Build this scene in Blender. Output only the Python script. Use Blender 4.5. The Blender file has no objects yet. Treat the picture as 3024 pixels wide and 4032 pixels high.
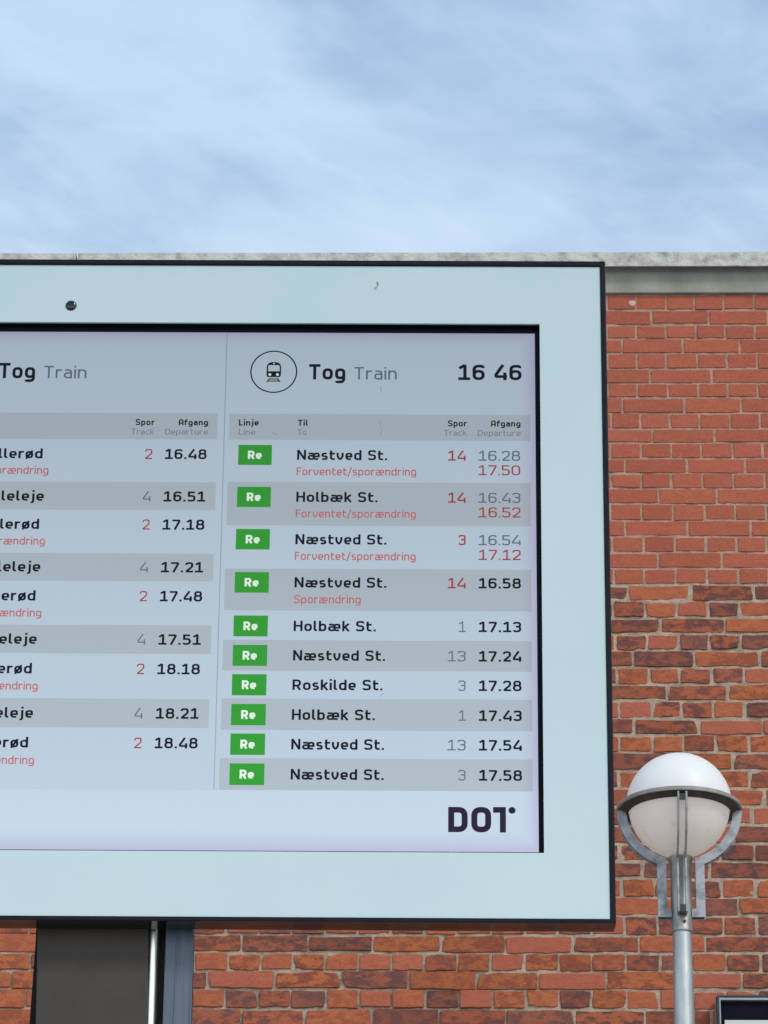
import bpy, bmesh, math, random
import numpy as np
from mathutils import Matrix, Vector
random.seed(7); rng = np.random.default_rng(7)
sc = bpy.context.scene
COL = sc.collection
R = math.radians

# ------------------------------------------------------------------ camera
PITCH, ROLL, YAW, CAMZ = 0.421213, 0.009916, 0.025, 1.6
fw0 = Vector((-math.sin(YAW), math.cos(YAW), 0)); rt0 = Vector((math.cos(YAW), math.sin(YAW), 0)); zz = Vector((0, 0, 1))
fw = fw0*math.cos(PITCH) + zz*math.sin(PITCH); u0 = zz*math.cos(PITCH) - fw0*math.sin(PITCH)
rt = rt0*math.cos(ROLL) + u0*math.sin(ROLL); up = u0*math.cos(ROLL) - rt0*math.sin(ROLL)
cam = bpy.data.cameras.new('camera'); co = bpy.data.objects.new('camera', cam); COL.objects.link(co)
cam.sensor_fit = 'VERTICAL'; cam.sensor_height = 36; cam.lens = 15000/4032*36
cam.clip_start = .1; cam.clip_end = 6000
m = Matrix((rt, up, -fw)).transposed().to_4x4(); m.translation = (0, 0, CAMZ)
co.matrix_world = m
sc.camera = co

# ------------------------------------------------------------------ light
SUN_EL, SUN_AZ = R(42), R(140)      # azimuth clockwise from +Y (the way the camera looks)
sv = Vector((math.sin(SUN_AZ)*math.cos(SUN_EL), math.cos(SUN_AZ)*math.cos(SUN_EL), math.sin(SUN_EL)))
sl = bpy.data.lights.new('sun', 'SUN'); so = bpy.data.objects.new('sun', sl); COL.objects.link(so)
sl.energy = 2.0; sl.angle = R(14); sl.color = (1, .95, .88)
so.rotation_euler = sv.to_track_quat('Z', 'Y').to_euler()

world = bpy.data.worlds.new('World'); sc.world = world; world.use_nodes = True
wn, wl = world.node_tree.nodes, world.node_tree.links
wn.clear()
def N(t, nodes, **kw):
    n = nodes.new(t)
    for k, v in kw.items(): setattr(n, k, v)
    return n
out = N('ShaderNodeOutputWorld', wn); bg = N('ShaderNodeBackground', wn); bg.inputs[1].default_value = .1
sky = N('ShaderNodeTexSky', wn, sky_type='NISHITA'); sky.sun_disc = False
sky.sun_elevation = SUN_EL; sky.sun_rotation = SUN_AZ; sky.air_density = 1.2; sky.dust_density = 1.0; sky.ozone_density = 1.5
tc = N('ShaderNodeTexCoord', wn); sep = N('ShaderNodeSeparateXYZ', wn); wl.new(tc.outputs['Generated'], sep.inputs[0])
mx = N('ShaderNodeMath', wn, operation='MAXIMUM'); mx.inputs[1].default_value = .03; wl.new(sep.outputs['Z'], mx.inputs[0])
dv = N('ShaderNodeVectorMath', wn, operation='DIVIDE'); cmb = N('ShaderNodeCombineXYZ', wn)
for i in range(3): wl.new(mx.outputs[0], cmb.inputs[i])
wl.new(tc.outputs['Generated'], dv.inputs[0]); wl.new(cmb.outputs[0], dv.inputs[1])
def cloud_noise(loc, rot, scl, scale, detail, rough, lo, hi, dist=0.):
    mp = N('ShaderNodeMapping', wn, vector_type='TEXTURE'); mp.inputs['Location'].default_value = loc; mp.inputs['Rotation'].default_value = (0, 0, rot); mp.inputs['Scale'].default_value = scl
    wl.new(dv.outputs[0], mp.inputs[0])
    no = N('ShaderNodeTexNoise', wn); no.inputs['Scale'].default_value = scale; no.inputs['Detail'].default_value = detail; no.inputs['Roughness'].default_value = rough; no.inputs['Distortion'].default_value = dist
    wl.new(mp.outputs[0], no.inputs['Vector'])
    mr = N('ShaderNodeMapRange', wn, interpolation_type='SMOOTHSTEP'); mr.inputs['From Min'].default_value = lo; mr.inputs['From Max'].default_value = hi
    wl.new(no.outputs['Fac'], mr.inputs['Value']); return mr.outputs[0]
thick = cloud_noise((3.4, 1.9, 0), .9, (1.25, 1, 1), 6.5, 8, .52, .33, .68, .25)      # broad layers
wisp = cloud_noise((.4, 5.2, 0), .98, (2.2, 1, 1), 24, 7, .5, .42, .76, .5)    # thin streaks
veil = N('ShaderNodeMix', wn, data_type='RGBA')                                    # high thin overcast over the blue
veil.inputs['Factor'].default_value = .85
wl.new(sky.outputs[0], veil.inputs['A']); veil.inputs['B'].default_value = (3.4, 5.2, 7.8, 1)
m1 = N('ShaderNodeMix', wn, data_type='RGBA'); mul1 = N('ShaderNodeMath', wn, operation='MULTIPLY'); mul1.inputs[1].default_value = .8
wl.new(thick, mul1.inputs[0]); wl.new(mul1.outputs[0], m1.inputs['Factor'])
wl.new(veil.outputs['Result'], m1.inputs['A']); m1.inputs['B'].default_value = (5.9, 7.6, 9.7, 1)
m2 = N('ShaderNodeMix', wn, data_type='RGBA'); mul2 = N('ShaderNodeMath', wn, operation='MULTIPLY'); mul2.inputs[1].default_value = .3
wl.new(wisp, mul2.inputs[0]); wl.new(mul2.outputs[0], m2.inputs['Factor'])
wl.new(m1.outputs['Result'], m2.inputs['A']); m2.inputs['B'].default_value = (6.4, 8.1, 10.0, 1)
# cloud bank low in the sky, whiter towards the horizon
hz = N('ShaderNodeMapRange', wn, interpolation_type='SMOOTHSTEP'); hz.inputs['From Min'].default_value = .555; hz.inputs['From Max'].default_value = .2
wl.new(sep.outputs['Z'], hz.inputs['Value'])
hm = N('ShaderNodeMath', wn, operation='MULTIPLY'); hm.inputs[1].default_value = .8; wl.new(hz.outputs[0], hm.inputs[0])
m3 = N('ShaderNodeMix', wn, data_type='RGBA'); wl.new(hm.outputs[0], m3.inputs['Factor'])
wl.new(m2.outputs['Result'], m3.inputs['A']); m3.inputs['B'].default_value = (9.5, 10.3, 10.8, 1)
# bright bank added low behind the camera, to grade the glass border's reflection
bk = N('ShaderNodeMapRange', wn, interpolation_type='SMOOTHSTEP'); bk.inputs['From Min'].default_value = .52; bk.inputs['From Max'].default_value = .18
wl.new(sep.outputs['Z'], bk.inputs['Value'])
by = N('ShaderNodeMapRange', wn, interpolation_type='SMOOTHSTEP'); by.inputs['From Min'].default_value = -.25; by.inputs['From Max'].default_value = -.8
wl.new(sep.outputs['Y'], by.inputs['Value'])
bm_ = N('ShaderNodeMath', wn, operation='MULTIPLY'); wl.new(bk.outputs[0], bm_.inputs[0]); wl.new(by.outputs[0], bm_.inputs[1])
m4 = N('ShaderNodeMix', wn, data_type='RGBA'); wl.new(bm_.outputs[0], m4.inputs['Factor'])
wl.new(m3.outputs['Result'], m4.inputs['A']); m4.inputs['B'].default_value = (18, 20.5, 22, 1)
wl.new(m4.outputs['Result'], bg.inputs[0]); wl.new(bg.outputs[0], out.inputs[0])

sc.view_settings.view_transform = 'Standard'; sc.view_settings.look = 'None'
sc.view_settings.exposure = 0.0; sc.view_settings.gamma = 1; sc.view_settings.use_curve_mapping = False

# ------------------------------------------------------------------ helpers
def empty(name, loc, label, cat, rotz=0):
    o = bpy.data.objects.new(name, None); COL.objects.link(o)
    o.location = loc; o.rotation_euler = (0, 0, rotz); o['label'] = label; o['category'] = cat
    o.empty_display_size = .2
    return o
def link(name, me, mat, parent=None, smooth=False):
    mats = mat if isinstance(mat, (list, tuple)) else [mat]
    for k in mats: me.materials.append(k)
    o = bpy.data.objects.new(name, me); COL.objects.link(o)
    if parent: o.parent = parent
    if smooth: me.shade_smooth()
    return o
def obj(name, bm, mat, parent=None, smooth=False, bevel=0, angle=None):
    bmesh.ops.recalc_face_normals(bm, faces=bm.faces)
    me = bpy.data.meshes.new(name); bm.to_mesh(me); bm.free()
    o = link(name, me, mat, parent, smooth)
    if angle is not None:
        me.shade_smooth(); me.set_sharp_from_angle(angle=R(angle))
    if bevel:
        b = o.modifiers.new('bevel', 'BEVEL'); b.width = bevel; b.segments = 2; b.limit_method = 'ANGLE'; b.angle_limit = R(40)
    return o
def box(bm, x0, x1, y0, y1, z0, z1):
    v = [bm.verts.new(p) for p in ((x0,y0,z0),(x1,y0,z0),(x1,y1,z0),(x0,y1,z0),(x0,y0,z1),(x1,y0,z1),(x1,y1,z1),(x0,y1,z1))]
    for f in ((0,3,2,1),(4,5,6,7),(0,1,5,4),(1,2,6,5),(2,3,7,6),(3,0,4,7)): bm.faces.new([v[i] for i in f])
def loft(bm, prof, segs=48, center=(0, 0), cap0=True, cap1=True):
    rings = []
    for r, z in prof:
        rings.append([bm.verts.new((center[0]+r*math.cos(2*math.pi*i/segs), center[1]+r*math.sin(2*math.pi*i/segs), z)) for i in range(segs)])
    for a, b in zip(rings, rings[1:]):
        for i in range(segs): bm.faces.new((a[i], a[(i+1) % segs], b[(i+1) % segs], b[i]))
    if cap0: bm.faces.new(rings[0])
    if cap1: bm.faces.new(rings[-1])
    return rings
def prism(bm, pts, y0, y1, xf=lambda x, y, z: (x, y, z)):
    a = [bm.verts.new(xf(p[0], y0, p[1])) for p in pts]; b = [bm.verts.new(xf(p[0], y1, p[1])) for p in pts]
    bm.faces.new(a); bm.faces.new(b[::-1])
    for i in range(len(pts)):
        j = (i+1) % len(pts); bm.faces.new((a[i], b[i], b[j], a[j]))
def ringframe(bm, o, i, y0, y1):
    """rectangular ring between outer (x0,x1,z0,z1) and inner rect, from depth y0 (front) to y1"""
    def rect(q, y): return [bm.verts.new(p) for p in ((q[0],y,q[2]),(q[1],y,q[2]),(q[1],y,q[3]),(q[0],y,q[3]))]
    A, B, C, D = rect(o, y0), rect(i, y0), rect(o, y1), rect(i, y1)
    for k in range(4):
        j = (k+1) % 4
        bm.faces.new((A[k], A[j], B[j], B[k])); bm.faces.new((C[k], D[k], D[j], C[j]))
        bm.faces.new((A[k], C[k], C[j], A[j])); bm.faces.new((B[k], B[j], D[j], D[k]))

def mat(name, col, rough=.5, metal=0, spec=.5, var=0, vscale=8, bump=0, bscale=40, col2=None, lo=.4, hi=.65, stretch=(1,1,1), rvar=0, emit=None, coat=0):
    M = bpy.data.materials.new(name); M.use_nodes = True
    n, l = M.node_tree.nodes, M.node_tree.links; b = n['Principled BSDF']
    b.inputs['Base Color'].default_value = (*col, 1); b.inputs['Roughness'].default_value = rough
    b.inputs['Metallic'].default_value = metal; b.inputs['Specular IOR Level'].default_value = spec
    if coat: b.inputs['Coat Weight'].default_value = coat; b.inputs['Coat Roughness'].default_value = .03
    t = n.new('ShaderNodeTexCoord'); mp = n.new('ShaderNodeMapping'); mp.inputs['Scale'].default_value = stretch
    l.new(t.outputs['Object'], mp.inputs[0])
    if var or col2:
        no = n.new('ShaderNodeTexNoise'); no.inputs['Scale'].default_value = vscale; no.inputs['Detail'].default_value = 6; no.inputs['Roughness'].default_value = .6
        l.new(mp.outputs[0], no.inputs['Vector'])
        mr = n.new('ShaderNodeMapRange'); mr.inputs['From Min'].default_value = lo; mr.inputs['From Max'].default_value = hi
        l.new(no.outputs['Fac'], mr.inputs['Value'])
        mi = n.new('ShaderNodeMix'); mi.data_type = 'RGBA'
        c2 = col2 if col2 else tuple(c*(1-var) for c in col)
        mi.inputs['A'].default_value = (*col, 1); mi.inputs['B'].default_value = (*c2, 1)
        l.new(mr.outputs[0], mi.inputs['Factor']); l.new(mi.outputs['Result'], b.inputs['Base Color'])
        if rvar:
            r2 = n.new('ShaderNodeMapRange'); r2.inputs['To Min'].default_value = rough; r2.inputs['To Max'].default_value = min(1, rough+rvar)
            l.new(no.outputs['Fac'], r2.inputs['Value']); l.new(r2.outputs[0], b.inputs['Roughness'])
    if bump:
        nb = n.new('ShaderNodeTexNoise'); nb.inputs['Scale'].default_value = bscale; nb.inputs['Detail'].default_value = 8; nb.inputs['Roughness'].default_value = .65
        l.new(mp.outputs[0], nb.inputs['Vector'])
        bu = n.new('ShaderNodeBump'); bu.inputs['Strength'].default_value = bump; bu.inputs['Distance'].default_value = .01
        l.new(nb.outputs['Fac'], bu.inputs['Height']); l.new(bu.outputs[0], b.inputs['Normal'])
    if emit is not None:
        b.inputs['Emission Color'].default_value = (*emit, 1); b.inputs['Emission Strength'].default_value = 1
    return M

# ------------------------------------------------------------------ ground
bm = bmesh.new()
v = [bm.verts.new(p) for p in ((-1500,-1500,0),(1500,-1500,0),(1500,1500,0),(-1500,1500,0))]; bm.faces.new(v)
g = obj('pavement', bm, mat('paving', (.50,.47,.43), .85, var=.3, vscale=.7, bump=.3, bscale=8)); g['kind'] = 'structure'

# ------------------------------------------------------------------ brick building
WY = 13.6
ZB = [8.6496,8.5804,8.5133,8.4515,8.3873,8.3184,8.2548,8.1913,8.1232,8.0553,7.9928,7.9255,7.8607,7.7961,7.7295,7.6589,7.5906,7.5227,7.455,7.388,7.3176,7.2496,7.1817,7.1121,7.0428,6.9718,6.903,6.8325,6.7646,6.6925,6.6217,6.5484,6.4759,6.4029,6.3282,6.2589,6.1898,6.1155,6.0445,5.9684,5.898,5.8279,5.7576,5.6832]
while ZB[-1] > .09: ZB.append(ZB[-1]-.0708)
ZB.append(0)
JT = {0:[.662,.78,.895,1.012,1.132],1:[.721,.951],2:[.66,.779,.898,1.015,1.134],3:[.604,.844,1.069],4:[.66,.776,.9,1.018,1.137],5:[.711,.955],6:[.66,.78,.901,1.017,1.137],7:[.601,.844,1.068],8:[.67,.786,.904,1.022,1.14],9:[.716,.961],10:[.668,.79,.905,1.029,1.146],11:[.604,.849,1.077],12:[.668,.787,.908,1.029,1.15],13:[.735,.963],14:[.667,.788,.913,1.033,1.152],15:[.601,.845,1.09],16:[.55,.673,.793,.915,1.033],17:[.727,.973],18:[.672,.794,.916,1.037],19:[.608,.85,1.094],20:[.672,.793,.915,1.037],21:[.731,.978],22:[.555,.679,.802,.919,1.04],23:[.622,.856,1.108],24:[.561,.683,.8,.921,1.047],25:[.75,.981],26:[.566,.69,.805,.925,1.045],27:[.621,.869,1.112],28:[.564,.691,.807,.929,1.056],29:[.993],30:[.559,1.053],31:[1.109],32:[1.058],33:[.99],34:[.557,1.063],35:[.643,.894],36:[.562,.938,1.064],37:[.999],38:[.571,.697,.818,.941,1.064],39:[-.856,-.605,-.365,-.112,.127,.378,.625],40:[-.905,-.783,-.663,-.544,-.419,-.296,-.174,.448,.574,.947,1.074],41:[-.981,-.727,-.483,-.233,.019,.249,.501,1.003],42:[-.913,-.788,-.669,-.538,-.414,-.295,-.168,.447,.574],43:[-.849,-.617,-.365,-.117,.129,.381,.64]}
XL, XR = -5.0, 5.6
def srgb(r, g, b):
    f = lambda c: (c/255/12.92) if c < 10 else ((c/255+.055)/1.055)**2.4
    return np.array([f(r), f(g), f(b)])
V, F, CA, CB, PA = [], [], [], [], []    # verts, faces, colour A, colour B, (mottle amount, random)
nv = 0
SAL = np.array([.335,.088,.050])
def brick(x0, x1, z0, z1, row):
    global nv
    fine = (-1.6 < x0 < 1.7) and z0 > 5.2
    n = 9 if fine else 3; nz = 4 if fine else 2
    j = .0007 if row < 19 else .0015
    # rounded outline, a little ragged
    c = .0018 if row < 19 else .0035
    xs = np.linspace(x0+c, x1-c, n); zs = np.linspace(z0+c, z1-c, nz)
    P = [(x, z0) for x in xs] + [(x1, z) for z in zs] + [(x, z1) for x in xs[::-1]] + [(x0, z) for z in zs[::-1]]
    P = np.array(P); k = len(P)
    d = rng.normal(0, j, (k, 2)); d = (d + np.roll(d, 1, 0) + np.roll(d, -1, 0))/1.9
    P = P + d
    if fine and row >= 19 and rng.random() < .3:               # chipped corner
        ci = [0, n-1, n+nz, 2*n+nz-1][rng.integers(4)]; cen = P.mean(0)
        for q in range(-2, 3):
            w = (3-abs(q))/3*rng.uniform(.006, .016); t = cen-P[(ci+q) % k]; t /= np.linalg.norm(t); P[(ci+q) % k] += t*w
    proud = float(np.clip(rng.normal(0, .0005 if row < 19 else .002), -.0018, .005))
    cen = P.mean(0)
    t = cen-P; L = np.linalg.norm(t, axis=1, keepdims=True)
    hx = (x1-x0)/2; hz = (z1-z0)/2
    ins = lambda a: cen + (P-cen)*np.array([1-a/hx, 1-a/hz])
    r0 = np.c_[P[:,0], np.full(k, WY+.02), P[:,1]]
    e = .0014 if row < 19 else .0024
    a1 = ins(.0004); r1 = np.c_[a1[:,0], np.full(k, WY+e-proud), a1[:,1]]
    a2 = ins(e); r2 = np.c_[a2[:,0], WY-proud+rng.normal(0, .0004, k), a2[:,1]]
    cpt = np.array([[cen[0], WY-proud-.0004, cen[1]]])
    V.append(np.r_[r0, r1, r2, cpt])
    for a in range(2):
        for i in range(k):
            q = (i+1) % k; F.append((nv+a*k+i, nv+a*k+q, nv+(a+1)*k+q, nv+(a+1)*k+i))
    for i in range(k): F.append((nv+2*k+i, nv+2*k+(i+1) % k, nv+3*k))
    cnt = 3*k+1; nv += cnt
    # colour of this brick
    old = row >= 19
    q = rng.random()
    if not old or q < .2:
        a = SAL*rng.normal(1, .045)*np.array([1, rng.normal(1,.022), rng.normal(1,.03)]); b = a*np.array([.84,.8,.82]); mo = .35
        if old: a = a*np.array([1.0,1.06,1.04])
    elif q < .62: a = np.array([.285,.076,.037])*rng.uniform(.82,1.15); b = [np.array([.10,.042,.036]), np.array([.37,.108,.045])][rng.integers(2)]; mo = rng.uniform(.6,1)
    elif q < .73: a = np.array([.34,.098,.036])*rng.uniform(.85,1.1); b = np.array([.19,.052,.03]); mo = rng.uniform(.6,1)
    elif q < .89: a = np.array([.13,.052,.043])*rng.uniform(.8,1.2); b = np.array([.30,.085,.043]); mo = rng.uniform(.5,1)
    else: a = np.array([.205,.06,.036])*rng.uniform(.85,1.1); b = np.array([.085,.04,.04]); mo = rng.uniform(.6,1)
    CA.append(np.tile(np.r_[a, 1], (cnt, 1))); CB.append(np.tile(np.r_[b, 1], (cnt, 1)))
    PA.append(np.tile(np.array([np.clip(mo,0,1), rng.random(), rng.random(), 1]), (cnt, 1)))
pat = {}
for row in range(len(ZB)-1):
    ref = JT.get(row)
    per = .2335 + min(row, 43)/43*.0135
    if row % 2 == 0: per /= 2
    if ref is None: ref = [pat[row-4]+rng.normal(0, .008)]
    pat[row] = ref[0]
    js = []
    for a, b in zip(ref, ref[1:]):
        k = max(1, round((b-a)/per))
        js += [a+(b-a)*i/k + (rng.normal(0,.003) if i else 0) for i in range(k)]
    js.append(ref[-1])
    x = js[0]
    while x > XL: x -= per*rng.normal(1, .018); js.insert(0, x)
    x = js[-1]
    while x < XR: x += per*rng.normal(1, .018); js.append(x)
    js[0] = XL; js[-1] = XR
    jw = .0092 if row < 15 else (.0100 if row < 19 else (.0112 if row < 37 else .0088))
    for a, b in zip(js, js[1:]):
        if b-a < .03: continue
        h = rng.normal(0, .0012 if row < 19 else .002, 2); g_ = jw*rng.normal(1, .16, 2)
        brick(a+g_[0]/2, b-g_[1]/2, ZB[row+1]+jw/2*.95+h[0], ZB[row]-jw/2*.95+h[1], row)
nb = nv
# mortar bed as an uneven sheet a few millimetres behind the brick faces
gx = np.unique(np.r_[np.linspace(XL, -1.7, 40), np.arange(-1.7, 1.7, .009), np.linspace(1.7, XR, 40)])
gz = np.unique(np.r_[np.linspace(0, 5.2, 60), np.arange(5.2, 8.66, .009)])
X, Z = np.meshgrid(gx, gz)
nzr = rng.normal(0, 1, X.shape)
for _ in range(2): nzr = (nzr+np.roll(nzr,1,0)+np.roll(nzr,-1,0)+np.roll(nzr,1,1)+np.roll(nzr,-1,1))/5
nz2 = rng.normal(0, 1, X.shape)
for _ in range(14): nz2 = (nz2+np.roll(nz2,1,0)+np.roll(nz2,-1,0)+np.roll(nz2,1,1)+np.roll(nz2,-1,1))/5
nz2 /= nz2.std(); nzr /= nzr.std()
deep = np.where(Z > 7.4, .0038, .0045) + np.clip((6.1-Z)/.4, 0, 1)*.0045*np.clip((.35-X)/.35, 0, 1)
Y = np.maximum(WY + deep + nzr*.0008 + nz2*.0008, WY+.0021)
vm = np.c_[X.ravel(), Y.ravel(), Z.ravel()]; w_ = len(gx); hN = len(gz)
ii = (np.arange(hN-1)[:, None]*w_ + np.arange(w_-1)[None, :]).ravel() + nb
fm = np.c_[ii, ii+1, ii+1+w_, ii+w_]
V.append(vm)
# core of the wall behind
cb = nb+len(vm)
core = np.array([(XL,WY+.03,0),(XR,WY+.03,0),(XR,WY+9,0),(XL,WY+9,0),(XL,WY+.03,8.7),(XR,WY+.03,8.7),(XR,WY+9,8.7),(XL,WY+9,8.7)], float)
V.append(core)
corefaces = [tuple(cb+i for i in f) for f in ((0,3,2,1),(4,5,6,7),(0,1,5,4),(1,2,6,5),(2,3,7,6),(3,0,4,7))]
VV = np.concatenate(V)
FF = F + fm.tolist() + corefaces
me = bpy.data.meshes.new('brick_wall'); me.from_pydata(VV.tolist(), [], FF)
def cattr(name, arr):
    full = np.ones((len(VV), 4)); full[:nb] = np.concatenate(arr)
    a = me.attributes.new(name, 'FLOAT_COLOR', 'POINT'); a.data.foreach_set('color', full.ravel())
cattr('brick_a', CA); cattr('brick_b', CB); cattr('brick_p', PA)
mi = np.zeros(len(FF), dtype=np.int32); mi[len(F):] = 1
mi[len(F):len(F)+len(fm)][VV[fm[:,0], 2] > 7.40] = 2
me.polygons.foreach_set('material_index', mi)
def brick_mat():
    M = bpy.data.materials.new('brick'); M.use_nodes = True; n, l = M.node_tree.nodes, M.node_tree.links; b = n['Principled BSDF']
    A = n.new('ShaderNodeAttribute'); A.attribute_name = 'brick_a'; B = n.new('ShaderNodeAttribute'); B.attribute_name = 'brick_b'; P = n.new('ShaderNodeAttribute'); P.attribute_name = 'brick_p'
    sp = n.new('ShaderNodeSeparateColor'); l.new(P.outputs['Color'], sp.inputs[0])
    t = n.new('ShaderNodeTexCoord')
    ad = n.new('ShaderNodeVectorMath'); ad.operation = 'MULTIPLY_ADD'; ad.inputs[1].default_value = (17, 31, 23); l.new(P.outputs['Color'], ad.inputs[0]); l.new(t.outputs['Object'], ad.inputs[2])
    mp = n.new('ShaderNodeMapping'); mp.inputs['Scale'].default_value = (.8, 1, 1.5); l.new(ad.outputs[0], mp.inputs[0])
    no = n.new('ShaderNodeTexNoise'); no.inputs['Scale'].default_value = 25; no.inputs['Detail'].default_value = 8; no.inputs['Roughness'].default_value = .66; no.inputs['Distortion'].default_value = .15
    l.new(mp.outputs[0], no.inputs['Vector'])
    mr = n.new('ShaderNodeMapRange'); mr.interpolation_type = 'SMOOTHSTEP'; mr.inputs['From Min'].default_value = .44; mr.inputs['From Max'].default_value = .57; l.new(no.outputs['Fac'], mr.inputs['Value'])
    mu = n.new('ShaderNodeMath'); mu.operation = 'MULTIPLY'; l.new(mr.outputs[0], mu.inputs[0]); l.new(sp.outputs['Red'], mu.inputs[1])
    mx = n.new('ShaderNodeMix'); mx.data_type = 'RGBA'; l.new(mu.outputs[0], mx.inputs['Factor']); l.new(A.outputs['Color'], mx.inputs['A']); l.new(B.outputs['Color'], mx.inputs['B'])
    # fine grain
    n2 = n.new('ShaderNodeTexNoise'); n2.inputs['Scale'].default_value = 130; n2.inputs['Detail'].default_value = 4; l.new(ad.outputs[0], n2.inputs['Vector'])
    r2 = n.new('ShaderNodeMapRange'); r2.inputs['From Min'].default_value = .3; r2.inputs['From Max'].default_value = .7; r2.inputs['To Min'].default_value = .86; r2.inputs['To Max'].default_value = 1.12; l.new(n2.outputs['Fac'], r2.inputs['Value'])
    m2 = n.new('ShaderNodeVectorMath'); m2.operation = 'SCALE'; l.new(mx.outputs['Result'], m2.inputs[0]); l.new(r2.outputs[0], m2.inputs['Scale'])
    l.new(m2.outputs[0], b.inputs['Base Color']); b.inputs['Roughness'].default_value = .88; b.inputs['Specular IOR Level'].default_value = .25
    bu = n.new('ShaderNodeBump'); bu.inputs['Strength'].default_value = .55; bu.inputs['Distance'].default_value = .006
    su = n.new('ShaderNodeMath'); su.operation = 'MULTIPLY_ADD'; su.inputs[1].default_value = .35; l.new(n2.outputs['Fac'], su.inputs[0]); 
    mm = n.new('ShaderNodeMath'); mm.operation = 'MULTIPLY'; l.new(no.outputs['Fac'], mm.inputs[0]); l.new(sp.outputs['Red'], mm.inputs[1]); l.new(mm.outputs[0], su.inputs[2])
    l.new(su.outputs[0], bu.inputs['Height']); l.new(bu.outputs[0], b.inputs['Normal'])
    return M
mortar = mat('mortar', (.43,.33,.245), .95, spec=.1, vscale=26, col2=(.26,.195,.15), lo=.42, hi=.68, bump=.8, bscale=120)
mortar_new = mat('mortar_repointed', (.44,.275,.205), .95, spec=.1, vscale=26, col2=(.33,.20,.15), lo=.38, hi=.68, bump=.8, bscale=120)
building = empty('station_building', (0, WY, 0), 'red brick building with flat roof and pale concrete coping behind the board', 'building')
def to_building(o): o.parent = building; o.location = (0, -WY, 0); return o
bw = to_building(link('brick_wall', me, [brick_mat(), mortar, mortar_new]))
conc = mat('old_concrete', (.28,.268,.228), .9, spec=.2, vscale=9, col2=(.20,.193,.165), lo=.33, hi=.72, bump=.5, bscale=60, stretch=(1,1,.6))
conc2 = mat('weathered_concrete', (.50,.49,.45), .9, spec=.2, vscale=20, col2=(.22,.20,.175), lo=.46, hi=.75, bump=.8, bscale=55)
bm = bmesh.new()
for a, b in ((XL, -1.7), (-1.699, 3.3), (3.301, XR)): box(bm, a, b, WY-.016, WY+.02, 8.6505, 8.7655)
to_building(obj('concrete_beam', bm, conc, bevel=.003))
bm = bmesh.new()
for a, b in ((XL, -1.588), (-1.580, 3.4), (3.404, XR)):
    # ragged cast slab
    n = int((b-a)/.035); xs = np.linspace(a, b, n)
    prof = [(WY-.062, 8.7475), (WY-.062, 8.8095), (WY-.05, 8.8125), (WY+.35, 8.82), (WY+.35, 8.766), (WY-.052, 8.766), (WY-.054, 8.7475)]
    rings = []
    for i, x in enumerate(xs):
        rings.append([bm.verts.new((x, y+rng.normal(0,.0005), z+rng.normal(0,.0005))) for y, z in prof])
    for p, q in zip(rings[:-1], rings[1:]):
        for k in range(7): bm.faces.new((p[k], p[(k+1) % 7], q[(k+1) % 7], q[k]))
    bm.faces.new(rings[0]); bm.faces.new(rings[-1][::-1])
to_building(obj('coping', bm, conc2))
bm = bmesh.new(); box(bm, XL, XR, WY+.36, WY+9, 8.705, 8.80)
to_building(obj('roof', bm, mat('roofing_felt', (.06,.06,.06), .95, var=.3, bump=.3)))
bm = bmesh.new(); bmesh.ops.create_icosphere(bm, subdivisions=2, radius=.011)
for v in bm.verts: v.co = Vector((v.co.x*1.3+.646+rng.normal(0,.0012), v.co.y*.25+WY-.001, v.co.z*(.9 if v.co.z > 0 else 1.3)+8.613+rng.normal(0,.0012)))
to_building(obj('mortar_splash', bm, mat('pale_mortar', (.55,.36,.30), .95, var=.2)))

# ------------------------------------------------------------------ stroke lettering
def fillet(pts, closed=False, seg=5):
    """pts: (x, y[, r]) -> polyline with rounded corners"""
    out = []; n = len(pts)
    for i, p in enumerate(pts):
        r = p[2] if len(p) > 2 else 0
        if r == 0 or (not closed and i in (0, n-1)): out.append((p[0], p[1])); continue
        a = np.array(pts[i-1][:2]); b = np.array(p[:2]); c = np.array(pts[(i+1) % n][:2])
        u, w = a-b, c-b; lu, lw = np.linalg.norm(u), np.linalg.norm(w); u /= lu; w /= lw
        t = min(r, lu*.5 if (closed or i > 1) else lu, lw*.5 if (closed or i < n-2) else lw)
        p0, p1 = b+u*t, b+w*t
        for s in np.linspace(0, 1, seg+1):
            q = (1-s)**2*p0 + 2*s*(1-s)*b + s*s*p1
            # push towards a circle
            out.append(tuple(q*.86 + .14*(b + (q-b)*.75)))
    return out
def ribbon(pts, w, closed=False):
    P = []
    for p in pts:
        if not P or np.hypot(p[0]-P[-1][0], p[1]-P[-1][1]) > 1e-5: P.append(p)
    P = np.array(P); n = len(P); L, Rr = [], []
    for i in range(n):
        if closed: a, c = P[i-1], P[(i+1) % n]
        else: a = P[max(i-1, 0)]; c = P[min(i+1, n-1)]
        d0 = P[i]-a; d1 = c-P[i]
        if not d0.any(): d0 = d1
        if not d1.any(): d1 = d0
        d0 = d0/np.linalg.norm(d0); d1 = d1/np.linalg.norm(d1)
        n0 = np.array([-d0[1], d0[0]]); n1 = np.array([-d1[1], d1[0]])
        mth = n0+n1; l = np.linalg.norm(mth); mth = n0 if l < 1e-6 else mth/l
        k = 1/max(.45, float(mth@n0)); L.append(P[i]+mth*w/2*k); Rr.append(P[i]-mth*w/2*k)
    V_ = L+Rr; Fc = []
    for i in range(n if closed else n-1):
        j = (i+1) % n; Fc.append((n+i, n+j, j, i))
    return V_, Fc
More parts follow.
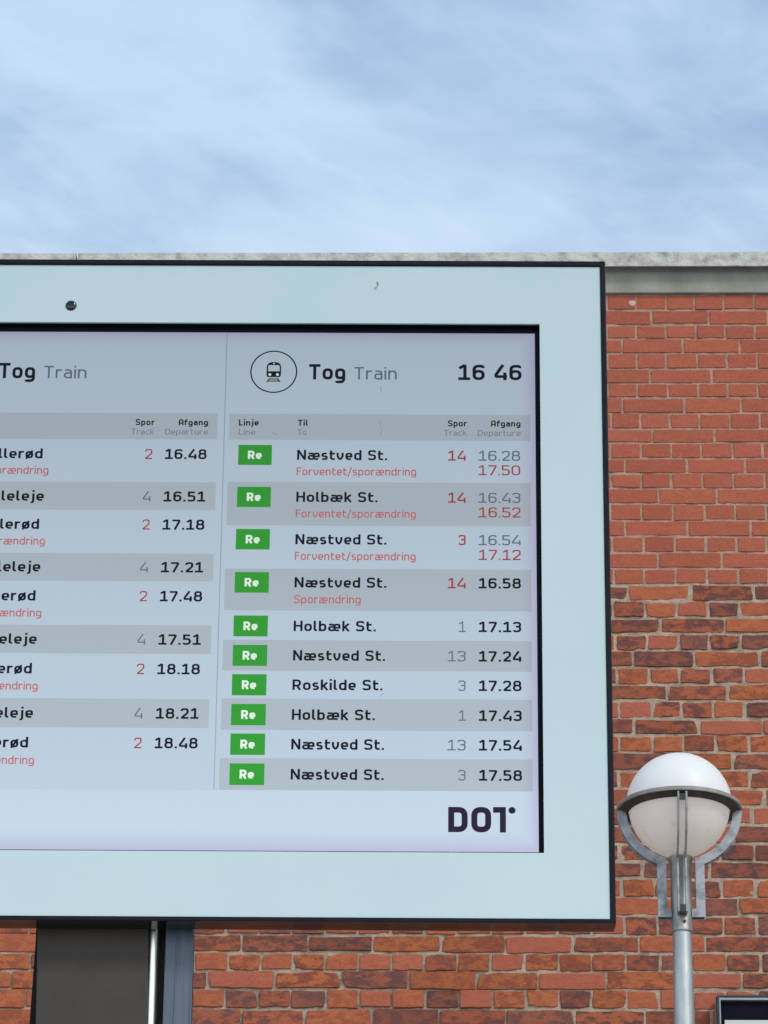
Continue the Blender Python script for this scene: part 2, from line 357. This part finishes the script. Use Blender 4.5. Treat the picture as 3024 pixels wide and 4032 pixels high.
def glyph(ch, w):
    """strokes of a narrow technical sans; cap height 1. -> advance width, [(points, closed)]"""
    h = w/2; X = .73; B = h; T = 1-h; XT = X-h; D = -.24+h
    S = []
    def st(*p, c=False): S.append((fillet(list(p), c), c))
    def rr(x0, x1, y0, y1, r): st((x0,y0,r),(x1,y0,r),(x1,y1,r),(x0,y1,r), c=True)
    def dot(cx, y0, s): st((cx, y0), (cx, y0+s*1.05))
    W = .62; L = h
    Rt = lambda: W-h
    if ch == '1': W = .64; st((.36,0),(.36,1)); st((.05,.76),(.36,.97)); st((0,B),(W,B))
    elif ch == '2': W = .64; st((L,.73),(L,T,.26),(Rt(),T,.26),(Rt(),.56,.12),(L,B+.01)); st((L*.6,B),(W,B))
    elif ch == '3': W = .64; st((L,.78),(L,T,.24),(Rt(),T,.24),(Rt(),.535,.2),(.22,.535)); st((.22,.535),(Rt(),.535,.2),(Rt(),B,.26),(L,B,.26),(L,.22))
    elif ch == '4': W = .68; st((.47,1),(L,.36,.03),(L,.235,.04),(W,.235)); st((Rt()-.02,.5),(Rt()-.02,0))
    elif ch == '5': W = .64; st((Rt()+.02,T),(L+.02,T),(L+.02,.56),(Rt(),.56,.26),(Rt(),B,.26),(L,B,.22),(L,.2))
    elif ch == '6': W = .66; st((Rt(),.78),(Rt(),T,.24),(L,T,.28),(L,.4)); rr(L, Rt(), B, .575, .25)
    elif ch == '7': W = .64; st((0,T),(Rt(),T,.04),(Rt(),.82,.06),(.2,0))
    elif ch == '8': W = .68; rr(L, Rt(), B, .54, .26); rr(L+.03, Rt()-.03, .54, T, .24)
    elif ch == '0': W = .68; rr(L, Rt(), B, T, .28)
    elif ch == '.': W = w*1.15; dot(W/2, 0, w)
    elif ch == '/': W = .42; st((.02,-.16),(.40,1.02))
    elif ch == 'T': W = .66; st((0,T),(W,T)); st((W/2,0),(W/2,1))
    elif ch == 'L': W = .52; st((L,1),(L,B),(W,B))
    elif ch == 'F': W = .54; st((L,0),(L,T),(W,T)); st((L,.52),(W-.05,.52))
    elif ch == 'H': W = .7; st((L,0),(L,1)); st((Rt(),0),(Rt(),1)); st((L,.51),(Rt(),.51))
    elif ch == 'N': W = .72; st((L,0),(L,1)); st((Rt(),0),(Rt(),1)); st((L,.97),(Rt(),.03))
    elif ch == 'D': W = .68; st((L,B),(L,T),(Rt(),T,.3),(Rt(),B,.3), c=True)
    elif ch == 'R': W = .68; st((L,0),(L,T),(Rt()-.02,T,.24),(Rt()-.02,.42,.24),(L,.42)); st((.36,.42),(Rt(),0))
    elif ch == 'S': W = .66; st((Rt(),.77),(Rt(),T,.22),(L,T,.22),(L,.53,.2),(Rt(),.49,.2),(Rt(),B,.24),(L,B,.24),(L,.22))
    elif ch == 'A': W = .66; st((L,0),(L,T,.3),(Rt(),T,.3),(Rt(),0)); st((L,.36),(Rt(),.36))
    elif ch == 'G': W = .68; st((Rt(),.76),(Rt(),T,.26),(L,T,.28),(L,B,.28),(Rt(),B,.26),(Rt(),.46),(.38,.46))
    elif ch == 'o': W = .6; rr(L, Rt(), B, XT, .23)
    elif ch == 'ø': W = .6; rr(L, Rt(), B, XT, .23); st((.06,-.05),(.54,.78))
    elif ch == 'g': W = .6; rr(L, Rt(), B+.02, XT, .2); st((Rt(),.5),(Rt(),D,.2),(L,D,.16),(L,-.08))
    elif ch == 'r': W = .42; st((L,0),(L,X)); st((L,.42),(L,XT,.24),(W,XT))
    elif ch == 'a': W = .56; st((.07,XT),(Rt(),XT,.22),(Rt(),0)); st((Rt(),.43),(L,.43,.2),(L,B,.2),(Rt(),B))
    elif ch == 'i': W = w; st((h,0),(h,X)); dot(h, .87, w)
    elif ch == 'j': W = w+.1; st((W-h,X),(W-h,D,.16),(0,D)); dot(W-h, .87, w)
    elif ch == 'n': W = .58; st((L,0),(L,X)); st((L,.4),(L,XT,.22),(Rt(),XT,.24),(Rt(),0))
    elif ch == 'u': W = .58; st((Rt(),0),(Rt(),X)); st((L,X),(L,B,.24),(Rt(),B,.22),(Rt(),.35))
    elif ch == 'v': W = .58; st((L,X),(L,.34,.16),(W/2,B-.06,.16),(Rt(),.34,.16),(Rt(),X))
    elif ch == 'p': W = .6; st((L,-.24),(L,X)); rr(L, Rt(), B, XT, .22)
    elif ch == 'd': W = .6; st((Rt(),0),(Rt(),1)); rr(L, Rt(), B, XT, .22)
    elif ch == 'b': W = .6; st((L,0),(L,1)); rr(L, Rt(), B, XT, .22)
    elif ch == 'e': W = .58; st((Rt()-.02,B),(L,B,.24),(L,XT,.24),(Rt(),XT,.24),(Rt(),.345),(L,.345))
    elif ch == 's': W = .52; st((Rt(),XT),(L,XT,.17),(L,.38,.16),(Rt(),.355,.16),(Rt(),B,.18),(L-.03,B))
    elif ch == 't': W = .44; st((.13,.95),(.13,B,.18),(W,B)); st((0,XT),(W,XT))
    elif ch == 'f': W = .42; st((.14,0),(.14,T,.2),(W,T)); st((0,XT),(W,XT))
    elif ch == 'k': W = .56; st((L,0),(L,1)); st((W-.05,X),(L,.3)); st((.22,.43),(W-.04,0))
    elif ch == 'c': W = .52; st((W,XT),(L,XT,.24),(L,B,.24),(W,B))
    elif ch == 'l': W = .28; st((L,1),(L,B,.16),(W,B))
    elif ch == 'æ':
        W = .98; mid = .5
        st((.07,XT),(mid,XT,.18),(mid,.1)); st((mid,.41),(L,.41,.18),(L,B,.18),(mid,B,.14),(mid,.3))
        st((W-h-.02,B),(mid,B,.2),(mid,XT,.2),(W-h,XT,.22),(W-h,.345),(mid,.345))
    elif ch == ' ': W = .26
    return W, S
def text(name, s, z, cap, M, parent, left=None, right=None, weight=.16, width=None, off=.0, track=.13):
    x = 0; Vs, Fs = [], []
    for ch in s:
        W, S = glyph(ch, weight)
        for k, (p, c) in enumerate(S):
            v_, f_ = ribbon(p, weight, c); b = len(Vs)
            Vs += [(x+q[0], -.00001*k, q[1]) for q in v_]; Fs += [tuple(b+i for i in t) for t in f_]
        x += W+track
    tot = x-track
    sx = width/tot if width else cap
    x0 = left if left is not None else right-tot*sx
    me = bpy.data.meshes.new(name)
    me.from_pydata([(x0+a*sx, off+y, z+b*cap) for a, y, b in Vs], [], Fs)
    return link(name, me, M, parent)

# ------------------------------------------------------------------ information board
BPHI = .0115
bx_ = Vector((math.cos(BPHI), math.sin(BPHI), 0)); bn_ = Vector((-math.sin(BPHI), math.cos(BPHI), 0))
BASE = Vector((-.69, .09, 0))
board = empty('information_board', Vector((0,7,0))+bx_*BASE.x+bn_*BASE.y, 'large pale glass departure board with a lit train timetable, raised on a dark post', 'departure board', BPHI)
def bpart(o, parent=None):
    o.parent = parent or board
    if parent is None: o.location = -BASE
    return o
UL, UR, ZT, ZO = -1.9296, .2784, 5.3068, 3.872          # outer frame
gl = (-1.9189, .2677, 3.8812, 5.2950); op = (-1.7925, .1413, 4.0150, 5.1620)
black = mat('black_gloss', (.010,.010,.016), .12, spec=.5, var=.3, vscale=30)
frm = mat('frame_black', (.008,.008,.015), .42, spec=.12, var=.3, vscale=30)
under = mat('black_lacquer', (.012,.011,.012), .06, spec=.5, var=.2, vscale=20)
glass = mat('printed_glass', (.425,.52,.53), .05, spec=1.0, vscale=2.0, col2=(.40,.50,.515), bump=0)
bm = bmesh.new(); box(bm, UL+.004, UR-.004, .030, .05, ZO+.004, ZT-.004)
bpart(obj('back_cover', bm, black, bevel=.002))
bm = bmesh.new(); ringframe(bm, (UL,UR,ZO,ZT), gl, -.004, .0295)
fo = bpart(obj('frame', bm, [frm, under], bevel=.0022))
for p in fo.data.polygons:
    if p.normal.z < -.9 and p.center.z < ZO+.001: p.material_index = 1
bm = bmesh.new(); box(bm, UL+.002, UR-.002, .0297, .0505, ZO+.0005, ZO+.0035)
bpart(obj('bottom_plate', bm, under))
bm = bmesh.new(); ringframe(bm, (gl[0]+.0005,gl[1]-.0005,gl[2]+.0005,gl[3]-.0005), op, 0, .006)
bpart(obj('glass_border', bm, glass, bevel=.0006))
bm = bmesh.new(); ringframe(bm, (op[0]-.002,op[1]+.002,op[2]-.002,op[3]+.002), (op[0]+.0002,op[1]-.0002,op[2]+.0002,op[3]-.0002), .0062, .021)
bpart(obj('screen_surround', bm, mat('matt_black', (.005,.005,.011), .6, spec=.05, var=.2)))
bm = bmesh.new(); loft(bm, [(.0116,0),(.0112,.0012),(.0085,.003),(.004,.0036),(.0005,.0038)], 32)
for v in bm.verts: v.co = Vector((v.co.x-.8256, -v.co.z-.0001, v.co.y+5.2002))
bpart(obj('light_sensor', bm, mat('sensor_black', (.008,.008,.014), .15, var=.2), smooth=True))

# the screen: lit surface with everything shown on it
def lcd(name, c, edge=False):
    # emission graded by height to mimic viewing-angle dimming; rim weaker and faintly lilac
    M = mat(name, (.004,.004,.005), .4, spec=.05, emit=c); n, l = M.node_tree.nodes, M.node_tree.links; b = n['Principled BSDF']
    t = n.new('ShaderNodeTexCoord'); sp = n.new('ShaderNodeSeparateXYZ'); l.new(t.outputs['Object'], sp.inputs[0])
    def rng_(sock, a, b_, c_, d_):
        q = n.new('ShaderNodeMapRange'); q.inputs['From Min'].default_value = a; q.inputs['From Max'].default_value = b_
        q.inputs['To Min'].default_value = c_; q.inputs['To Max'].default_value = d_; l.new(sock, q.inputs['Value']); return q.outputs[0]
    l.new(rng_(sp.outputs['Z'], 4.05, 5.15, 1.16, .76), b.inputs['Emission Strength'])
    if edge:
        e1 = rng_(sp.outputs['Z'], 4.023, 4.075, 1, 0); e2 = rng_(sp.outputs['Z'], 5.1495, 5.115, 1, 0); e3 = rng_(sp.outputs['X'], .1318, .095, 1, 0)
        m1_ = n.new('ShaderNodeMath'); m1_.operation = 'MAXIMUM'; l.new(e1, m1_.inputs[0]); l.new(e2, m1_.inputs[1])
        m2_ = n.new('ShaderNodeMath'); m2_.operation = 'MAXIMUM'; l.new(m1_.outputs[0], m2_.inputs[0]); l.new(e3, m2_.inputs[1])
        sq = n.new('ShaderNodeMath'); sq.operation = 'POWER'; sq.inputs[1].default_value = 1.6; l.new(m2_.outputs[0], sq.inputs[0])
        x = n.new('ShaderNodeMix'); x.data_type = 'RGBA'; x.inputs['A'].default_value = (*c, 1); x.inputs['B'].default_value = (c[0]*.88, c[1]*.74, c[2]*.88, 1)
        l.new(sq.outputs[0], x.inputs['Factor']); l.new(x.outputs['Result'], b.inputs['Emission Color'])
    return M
WHITE = srgb(180,197,212); BAND = srgb(167,180,190); FOOT = srgb(186,203,218)
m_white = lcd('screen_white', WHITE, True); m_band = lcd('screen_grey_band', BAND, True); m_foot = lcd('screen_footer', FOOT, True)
m_black = lcd('screen_black', srgb(12,16,34)); m_grey = lcd('screen_grey', srgb(98,110,126)); m_lgrey = lcd('screen_pale_grey', srgb(118,129,146))
m_red = lcd('screen_red', srgb(160,60,62)); m_lred = lcd('screen_pale_red', srgb(188,100,104)); m_green = lcd('screen_green', srgb(50,152,50)); m_wtxt = lcd('screen_letter_white', srgb(222,240,226))
m_line = lcd('screen_line', srgb(150,166,186)); m_bez = mat('bezel', (.005,.005,.012), .5, spec=.08, var=.2)
bm = bmesh.new(); box(bm, op[0]-.001, op[1]+.001, .0205, .028, op[2]-.001, op[3]+.001)
sbody = bpart(obj('screen_bezel', bm, m_bez))
vis = (-1.7830, .1318, 4.023, 5.1495)
def quad(name, x0, x1, z0, z1, y, M, parent):
    bm = bmesh.new(); bm.faces.new([bm.verts.new(p) for p in ((x0,y,z0),(x1,y,z0),(x1,y,z1),(x0,y,z1))])
    me = bpy.data.meshes.new(name); bm.to_mesh(me); bm.free(); return link(name, me, M, parent)
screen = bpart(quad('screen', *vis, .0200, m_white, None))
Y1, Y2, Y3, Y4 = .0196, .0193, .0190, .0187
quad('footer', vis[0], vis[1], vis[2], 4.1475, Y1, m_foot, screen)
for u in (-.5026, -1.147): quad('column_line', u-.0011, u+.0011, 4.1485, vis[3], Y1, m_line, screen)
DX = .6375
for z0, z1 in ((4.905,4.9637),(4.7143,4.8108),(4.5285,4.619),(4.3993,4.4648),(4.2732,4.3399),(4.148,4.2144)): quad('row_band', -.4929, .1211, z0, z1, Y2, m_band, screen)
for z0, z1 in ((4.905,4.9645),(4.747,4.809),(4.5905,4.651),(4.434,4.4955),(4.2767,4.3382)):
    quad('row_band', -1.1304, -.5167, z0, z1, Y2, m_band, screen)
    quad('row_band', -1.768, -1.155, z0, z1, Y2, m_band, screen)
CAP = .0225
def header(dx, full):
    text('title', 'Tog', 5.0420, .0352, m_black, screen, left=-.3319+dx, width=.0745, weight=.18, off=Y3)
    text('title_translation', 'Train', 5.0424, .0285, m_grey, screen, left=-.2392+dx, width=.0875, weight=.125, off=Y3)
    for s, e, l, r, w1, w2 in (('Linje','Line',-.4731,None,.0403,.0338),('Til','To',-.3530,None,.0205,.0176),('Spor','Track',None,-.0082,.0385,.0466),('Afgang','Departure',None,.1014,.0600,.0872)):
        if not full and l is not None: continue
        text('column_heading', s, 4.9367, .0138, m_black, screen, left=(l+dx) if l else None, right=(r+dx) if r else None, width=w1, weight=.19, off=Y3) if l else text('column_heading', s, 4.9367, .0138, m_black, screen, left=r+dx-w1, width=w1, weight=.19, off=Y3)
        text('column_translation', e, 4.9158, .0130, m_lgrey, screen, left=(l+dx) if l else r+dx-w2, width=w2, weight=.13, off=Y3)
header(0, True); header(-DX, False)
text('clock', '16 46', 5.0420, .0352, m_black, screen, left=-.0257, width=.1299, weight=.18, off=Y3)
rows = [(4.8600,'Næstved St.',.1835,'Forventet/sporændring','14',1,'16.28',1,'17.50'),(4.7663,'Holbæk St.',.1648,'Forventet/sporændring','14',1,'16.43',1,'16.52'),
 (4.6728,'Næstved St.',.1836,'Forventet/sporændring','3',1,'16.54',1,'17.12'),(4.5784,'Næstved St.',.1843,'Sporændring','14',1,'16.58',0,None),
 (4.4840,'Holbæk St.',.1640,None,'1',0,'17.13',0,None),(4.4208,'Næstved St.',.1830,None,'13',0,'17.24',0,None),(4.3581,'Roskilde St.',.1786,None,'3',0,'17.28',0,None),
 (4.2949,'Holbæk St.',.1640,None,'1',0,'17.43',0,None),(4.2326,'Næstved St.',.1825,None,'13',0,'17.54',0,None),(4.1698,'Næstved St.',.1826,None,'3',0,'17.58',0,None)]
TW = {'1':.0140,'3':.0146,'14':.0360,'13':.0360,'2':.0148,'4':.0158}
for z, name, w, note, trk, tred, tm, tgrey, exp in rows:
    bd = quad('line_badge', -.4729, -.4046, z-.0118, z+.0332, Y3, m_green, screen)
    t_ = text('badge_letters', 'Re', z+.0015, .0185, m_wtxt, screen, left=-.4531, width=.0280, weight=.22, off=Y4, track=.1)
    text('destination', name, z, CAP, m_black, screen, left=-.3530, width=w, weight=.18, off=Y3)
    if note: text('delay_note', note, z-.0343, .0178, m_lred, screen, left=-.3535, width=.2428 if note[0] == 'F' else .1335, weight=.14, off=Y3)
    text('track_number', trk, z-.0003, CAP, m_red if tred else m_grey, screen, left=-.0102-TW[trk], width=TW[trk], weight=.145 if tred else .12, off=Y3)
    text('departure_time', tm, z-.0003, CAP, m_grey if tgrey else m_black, screen, left=.0156, width=.0847, weight=.13 if tgrey else .18, off=Y3)
    if exp: text('expected_time', exp, z-.0326, CAP, m_red, screen, left=.0155, width=.0847, weight=.125, off=Y3)
lrows = [(4.8610,'Hillerød',1,'2','16.48'),(4.7663,'Gilleleje',0,'4','16.51'),(4.7040,'Hillerød',1,'2','17.18'),(4.6104,'Gilleleje',0,'4','17.21'),(4.5473,'Hillerød',1,'2','17.48'),(4.4537,'Gilleleje',0,'4','17.51'),(4.3906,'Hillerød',1,'2','18.18'),(4.2963,'Gilleleje',0,'4','18.21'),(4.2340,'Hillerød',1,'2','18.48')]
for z, name, red, trk, tm in lrows:
    text('destination', name, z, CAP, m_black, screen, left=-.9905, width=.1195 if name[0] == 'H' else .1262, weight=.18, off=Y3)
    if red: text('delay_note', 'Sporændring', z-.0348, .0178, m_lred, screen, left=-.991, width=.1335, weight=.14, off=Y3)
    text('track_number', trk, z-.0004, CAP, m_red if red else m_grey, screen, left=-.6478-TW[trk], width=TW[trk], weight=.12, off=Y3)
    text('departure_time', tm, z-.0004, CAP, m_black, screen, left=-.6218, width=.0847, weight=.18, off=Y3)
# train sign in its circle
def ring2(cx, cz, r, w, n=64): return ribbon([(cx+r*math.cos(2*math.pi*i/n), cz+r*math.sin(2*math.pi*i/n)) for i in range(n)], w, True)
Vs, Fs = [], []; 
def addp(v_, f_, y):
    b = len(Vs); Vs.extend([(p[0], y, p[1]) for p in v_]); Fs.extend([tuple(b+i for i in t) for t in f_])
icx, icz = -.4045, 5.0593
addp(*ring2(icx, icz, .0470, .0028), Y3)
s_ = .00018          # metres per unit of the drawing
def ip(x, y): return (icx+(x-422)*s_*1.13, icz+(345-y)*s_*1.19)
P = lambda L_: [ip(*q) for q in L_]
addp(*ribbon(fillet([(*ip(357,395),.004),(*ip(357,248),.012),(*ip(488,248),.012),(*ip(488,395),.004)], True), .0030, True), Y3)
def poly(pts, y): addp(P(pts), [tuple(range(len(pts)))], y)
poly([(356,340),(356,392),(362,400),(484,400),(490,392),(490,340)][::-1], Y3-.00002)
poly([(357,290),(360,262),(385,246),(460,246),(486,262),(490,290),(474,274),(372,274)], Y3-.00003)
for a, b in (((383,415),(355,455)),((460,415),(487,455)),((378,422),(466,422)),((368,444),(478,444))): addp(*ribbon(P([a,b]), .0024), Y3-.00001)
me = bpy.data.meshes.new('train_symbol'); me.from_pydata(Vs, [], Fs); link('train_symbol', me, m_black, screen)
for cx_, cy_, rr_ in ((383, 375, .0030), (460, 375, .0030), (423, 258, .0016)):
    c_ = ip(cx_, cy_); me = bpy.data.meshes.new('train_lamp')
    me.from_pydata([(c_[0]+rr_*math.cos(t*math.pi/8), Y4, c_[1]+rr_*math.sin(t*math.pi/8)) for t in range(16)], [], [tuple(range(16))])
    link('train_lamp', me, m_wtxt, screen)
# operator mark in the footer
Vs, Fs = [], []
w_ = .0118; h_ = w_/2
addp(*ribbon(fillet([(-.0443+h_,4.063+h_),(-.0443+h_,4.115-h_),(-.0063-h_,4.115-h_,.013),(-.0063-h_,4.063+h_,.013)], True), w_, True), Y3)
addp(*ribbon(fillet([(.0007+h_,4.0628+h_,.013),(.0395-h_,4.0628+h_,.013),(.0395-h_,4.1152-h_,.013),(.0007+h_,4.1152-h_,.013)], True), w_, True), Y3)
addp(*ribbon([(.0432,4.1152-h_),(.0682-h_,4.1152-h_),(.0682-h_,4.0627)], w_), Y3)
addp([(.0801+.007*math.cos(t*math.pi/12), 4.1085+.007*math.sin(t*math.pi/12)) for t in range(24)], [tuple(range(24))], Y3)
me = bpy.data.meshes.new('operator_mark'); me.from_pydata(Vs, [], Fs); link('operator_mark', me, lcd('screen_aubergine', srgb(38,28,50)), screen)

# dirt on the glass
def smear(name, pts, w, y, M):
    v_, f_ = ribbon(pts, w); me = bpy.data.meshes.new(name)
    v_ = [(p[0]+rng.normal(0,w*.12), y, p[1]+rng.normal(0,w*.12)) for p in v_]
    me.from_pydata(v_, [], f_); return bpart(link(name, me, M))
dirt = mat('dried_dirt', (.33,.32,.27), .9, var=.3, vscale=200)
smear('dirt_streak', [(-.1935,5.2580),(-.1925,5.2520),(-.1945,5.2470),(-.1960,5.2440),(-.1990,5.2410)], .0036, -.0003, dirt)
smear('dirt_streak', [(-.1945,5.2590),(-.1930,5.2500)], .0020, -.0003, dirt)
smear('dirt_streak', [(-.0385,4.0160),(-.0388,3.9990)], .0014, -.0003, mat('pale_dirt', (.62,.72,.72), .8, var=.2))
sm = lcd('screen_smudge', srgb(140,154,172))
smear('smudge', [(-.181,4.3455),(-.176,4.349),(-.172,4.3525),(-.1735,4.3495)], .0016, Y4-.0002, sm)
smear('smudge', [(-.4055,4.9215),(-.400,4.9185),(-.3955,4.9175)], .0016, Y4-.0002, sm)
smear('smudge', [(-.1840,4.9475),(-.1835,4.9330),(-.1810,4.9300),(-.1825,4.9180),(-.1850,4.9175)], .0012, Y4-.0002, sm)
smear('smudge', [(-.1850,5.0270),(-.1835,5.0120)], .0014, Y4-.0002, sm)
smear('smudge', [(-.885,4.2480),(-.880,4.2500)], .0012, Y4-.0002, sm)

# support behind and below the board
m_dark = mat('dark_anthracite', (.060,.051,.045), .7, spec=.2, vscale=10, col2=(.054,.046,.040), lo=.35, hi=.65, bump=.15, bscale=150, rvar=.15)
m_steel = mat('brushed_steel', (.80,.78,.72), .26, 1, vscale=14, col2=(.62,.60,.56), stretch=(6,6,.4), rvar=.15)
m_alu = mat('blue_grey_aluminium', (.095,.115,.15), .42, .25, vscale=30, col2=(.07,.09,.12), stretch=(5,5,.15), rvar=.2)
bm = bmesh.new()
prism(bm, [(-.8438,4.7),(-.8438,3.86),(-.8490,3.66),(-.8530,3.3),(-.8530,0),(-.540,0),(-.540,4.7)], .0812, .150)
post = bpart(obj('post', bm, mat('post_black', (.012,.011,.012), .7, spec=.15, var=.3)))
bm = bmesh.new(); prism(bm, [(-.8395,4.6),(-.8392,3.88),(-.8342,3.685),(-.8300,3.4),(-.8300,.01),(-.6160,.01),(-.6160,3.4),(-.6181,3.685),(-.6241,3.88),(-.6241,4.6)], .060, .0806)
bpart(obj('front_panel', bm, m_dark, bevel=.0025))
bm = bmesh.new()
for i in range(1):
    seg = 14; prof = [( -.6137+.0098*math.cos(a), .0735-.0145*math.sin(a)) for a in np.linspace(0, math.pi, seg)]
    A = [bm.verts.new((x, y, .01)) for x, y in prof]; B_ = [bm.verts.new((x, y, 4.6)) for x, y in prof]
    for k in range(seg-1): bm.faces.new((A[k], A[k+1], B_[k+1], B_[k]))
    bm.faces.new((A[0], B_[0], B_[-1], A[-1]))
bpart(obj('steel_edge', bm, m_steel, smooth=True))
bm = bmesh.new()
box(bm, -.5906, -.5368, .066, .0808, .01, 4.6)
box(bm, -.5700, -.5676, .0640, .0662, .01, 4.6); box(bm, -.5402, -.5388, .0646, .0662, .01, 4.6); box(bm, -.5906, -.5892, .0646, .0662, .01, 4.6)
bpart(obj('side_profile', bm, m_alu, bevel=.0008))

# ------------------------------------------------------------------ street lamp
LX, LY, RZ = .6930, 12.0, 5.895
lamp = empty('street_lamp', (LX, LY, 0), 'globe street lamp in a galvanised ring and brackets on a round pole', 'street lamp')
galv = mat('galvanised_steel', (.46,.48,.47), .36, .8, vscale=16, col2=(.28,.29,.295), lo=.35, hi=.7, stretch=(1,1,.25), rvar=.2, bump=.15, bscale=60)
galv2 = mat('weathered_zinc', (.33,.34,.365), .6, .45, vscale=26, col2=(.13,.13,.14), lo=.45, hi=.72, bump=.2, bscale=80)
rimm = mat('dull_rim', (.27,.245,.21), .6, .2, vscale=18, col2=(.17,.155,.135), lo=.4, hi=.7)
bm = bmesh.new(); loft(bm, [(.075,0),(.075,.02),(.052,.03),(.048,3.0),(.0365,5.0),(.0310,5.468)], 48)
obj('pole', bm, galv, lamp, angle=30)
bm = bmesh.new(); loft(bm, [(.0325,5.462),(.0362,5.464),(.0362,5.478),(.0350,5.482),(.0345,5.700),(.040,5.712),(.040,5.722),(.012,5.726)], 48)
obj('collar', bm, mat('worn_collar', (.34,.335,.31), .42, .7, vscale=24, col2=(.15,.14,.125), lo=.42, hi=.72, stretch=(1,1,.35), rvar=.2), lamp, angle=30)
bm = bmesh.new(); loft(bm, [(.0058,0),(.0058,.004),(.004,.0055)], 6)
for v in bm.verts: v.co = Vector((v.co.x+.007, -.0335-v.co.z, v.co.y+5.492))
obj('bolt', bm, black, lamp)
bm = bmesh.new()
ro, ri = .2075, .1815
rg = loft(bm, [(ri,RZ-.004),(ri+.001,RZ+.004),(ro-.004,RZ+.0075),(ro,RZ+.005),(ro+.001,RZ-.007),(ro-.001,RZ-.0085),(ro-.004,RZ-.0075)], 96, cap0=False, cap1=False)
for i in range(96): bm.faces.new((rg[-1][i], rg[-1][(i+1) % 96], rg[0][(i+1) % 96], rg[0][i]))
obj('ring', bm, rimm, lamp, angle=35)
bm = bmesh.new()
rg = loft(bm, [(.1700,RZ-.006),(.1700,RZ-.019),(.1810,RZ-.019),(.1985,RZ-.0085),(.1985,RZ-.0078)], 96, cap0=False, cap1=False)
for i in range(96): bm.faces.new((rg[-1][i], rg[-1][(i+1) % 96], rg[0][(i+1) % 96], rg[0][i]))
obj('ring_flange', bm, mat('dark_flange', (.055,.048,.042), .8, spec=.2, vscale=14, col2=(.10,.09,.08), lo=.5, hi=.75), lamp, angle=35)  # flange coloured much darker than the ring above it
# bracket: pair of flat plates following the globe, running down beside the collar
arc = [(ro*math.cos(a), -ro*math.sin(a)) for a in np.linspace(.03, math.acos(.078/ro), 14)]
inn = [(.1775*math.cos(a), -.1775*math.sin(a)) for a in np.linspace(math.acos(.0475/.1775), .03, 14)]
prof = arc + [(.078,-.3765),(.033,-.3765),(.033,-.348),(.0475,-.348)] + inn
for q in range(4):
    a = q*math.pi/2; ca, sa = math.cos(a), math.sin(a)
    bm = bmesh.new()
    xf = lambda x, y, z: (x*ca-y*sa, x*sa+y*ca, z+RZ-.006)
    for y0 in (-.0162, .0102): prism(bm, prof, y0, y0+.006, xf)
    obj('bracket', bm, galv2, lamp, bevel=.0006)
    for (x0, x1, z0, z1) in ((.050,.075,-.374,-.352),(.186,.200,-.030,-.012)):
        bm = bmesh.new(); prism(bm, [(x0,z0),(x1,z0),(x1,z1),(x0,z1)], -.0100, .0100, xf)
        obj('spacer', bm, black, lamp)
gz_ = RZ+.012; GR = .1755
a_cut = math.asin((RZ+.001-gz_)/GR)
def opal_mat(name, col, rough, tr, **kw):
    M = mat(name, col, rough, **kw); n, l = M.node_tree.nodes, M.node_tree.links; b = n['Principled BSDF']
    t = n.new('ShaderNodeBsdfTranslucent'); mx = n.new('ShaderNodeMixShader'); mx.inputs[0].default_value = tr
    src = b.inputs['Base Color'].links[0].from_socket; l.new(src, t.inputs['Color'])
    l.new(b.outputs[0], mx.inputs[1]); l.new(t.outputs[0], mx.inputs[2]); l.new(mx.outputs[0], n['Material Output'].inputs[0])
    return M
opal = opal_mat('opal_acrylic', (.95,.95,.955), .4, .42, spec=.4, var=.03, vscale=3)
dirty = opal_mat('dirty_opal', (.97,.90,.82), .45, .62, spec=.3, vscale=11, col2=(.62,.52,.43), lo=.57, hi=.88)
bm = bmesh.new(); loft(bm, [(GR*math.cos(t), gz_+GR*math.sin(t)) for t in np.linspace(a_cut, math.pi/2-.01, 28)], 72, cap0=False)
obj('upper_dome', bm, opal, lamp, smooth=True)
GB = .1685
bm = bmesh.new(); loft(bm, [(GB*math.cos(t), gz_-.006+GB*math.sin(t)*1.02) for t in np.linspace(-1.36, a_cut-.002, 28)], 72, cap1=False)
obj('lower_bowl', bm, dirty, lamp, smooth=True)

# ------------------------------------------------------------------ display case on the wall
case = empty('display_case', (1.5, WY, 4.2), 'black framed display case with a pale poster on the brick wall', 'display case')
def cpart(o): o.parent = case; o.location = (-1.5, -WY, -4.2); return o
x0, x1, z0, z1 = .9035, 2.10, 4.2, 5.714
yf = WY-.08
bm = bmesh.new(); ringframe(bm, (x0,x1,z0,z1), (x0+.007,x1-.007,z0+.007,z1-.007), yf, WY-.006)
cpart(obj('outer_frame', bm, mat('case_black', (.012,.012,.02), .3, var=.3), bevel=.001))
bm = bmesh.new(); ringframe(bm, (x0+.0072,x1-.0072,z0+.0072,z1-.0072), (x0+.0125,x1-.0125,z0+.017,z1-.017), yf+.004, WY-.01)
cpart(obj('inner_frame', bm, mat('case_grey_aluminium', (.30,.33,.36), .4, .5, var=.2), bevel=.001))
bm = bmesh.new(); ringframe(bm, (x0-.0045,x0-.0003,z0,z1-.001), (x0-.0040,x0-.0008,z0+.001,z1-.002), yf+.012, WY-.006)
cpart(obj('side_trim', bm, mat('case_trim', (.33,.32,.34), .4, .4, var=.2)))
bm = bmesh.new(); box(bm, x0+.013, x1-.013, yf+.022, WY-.012, z0+.0175, z1-.0175)
cpart(obj('back_panel', bm, mat('case_panel', (.007,.007,.014), .7, spec=.04, var=.3)))
bm = bmesh.new(); box(bm, .9300, x1-.03, yf+.018, yf+.0215, z0+.06, 5.6245)
cpart(obj('poster', bm, mat('poster_paper', (.56,.55,.52), .7, var=.12, vscale=3)))
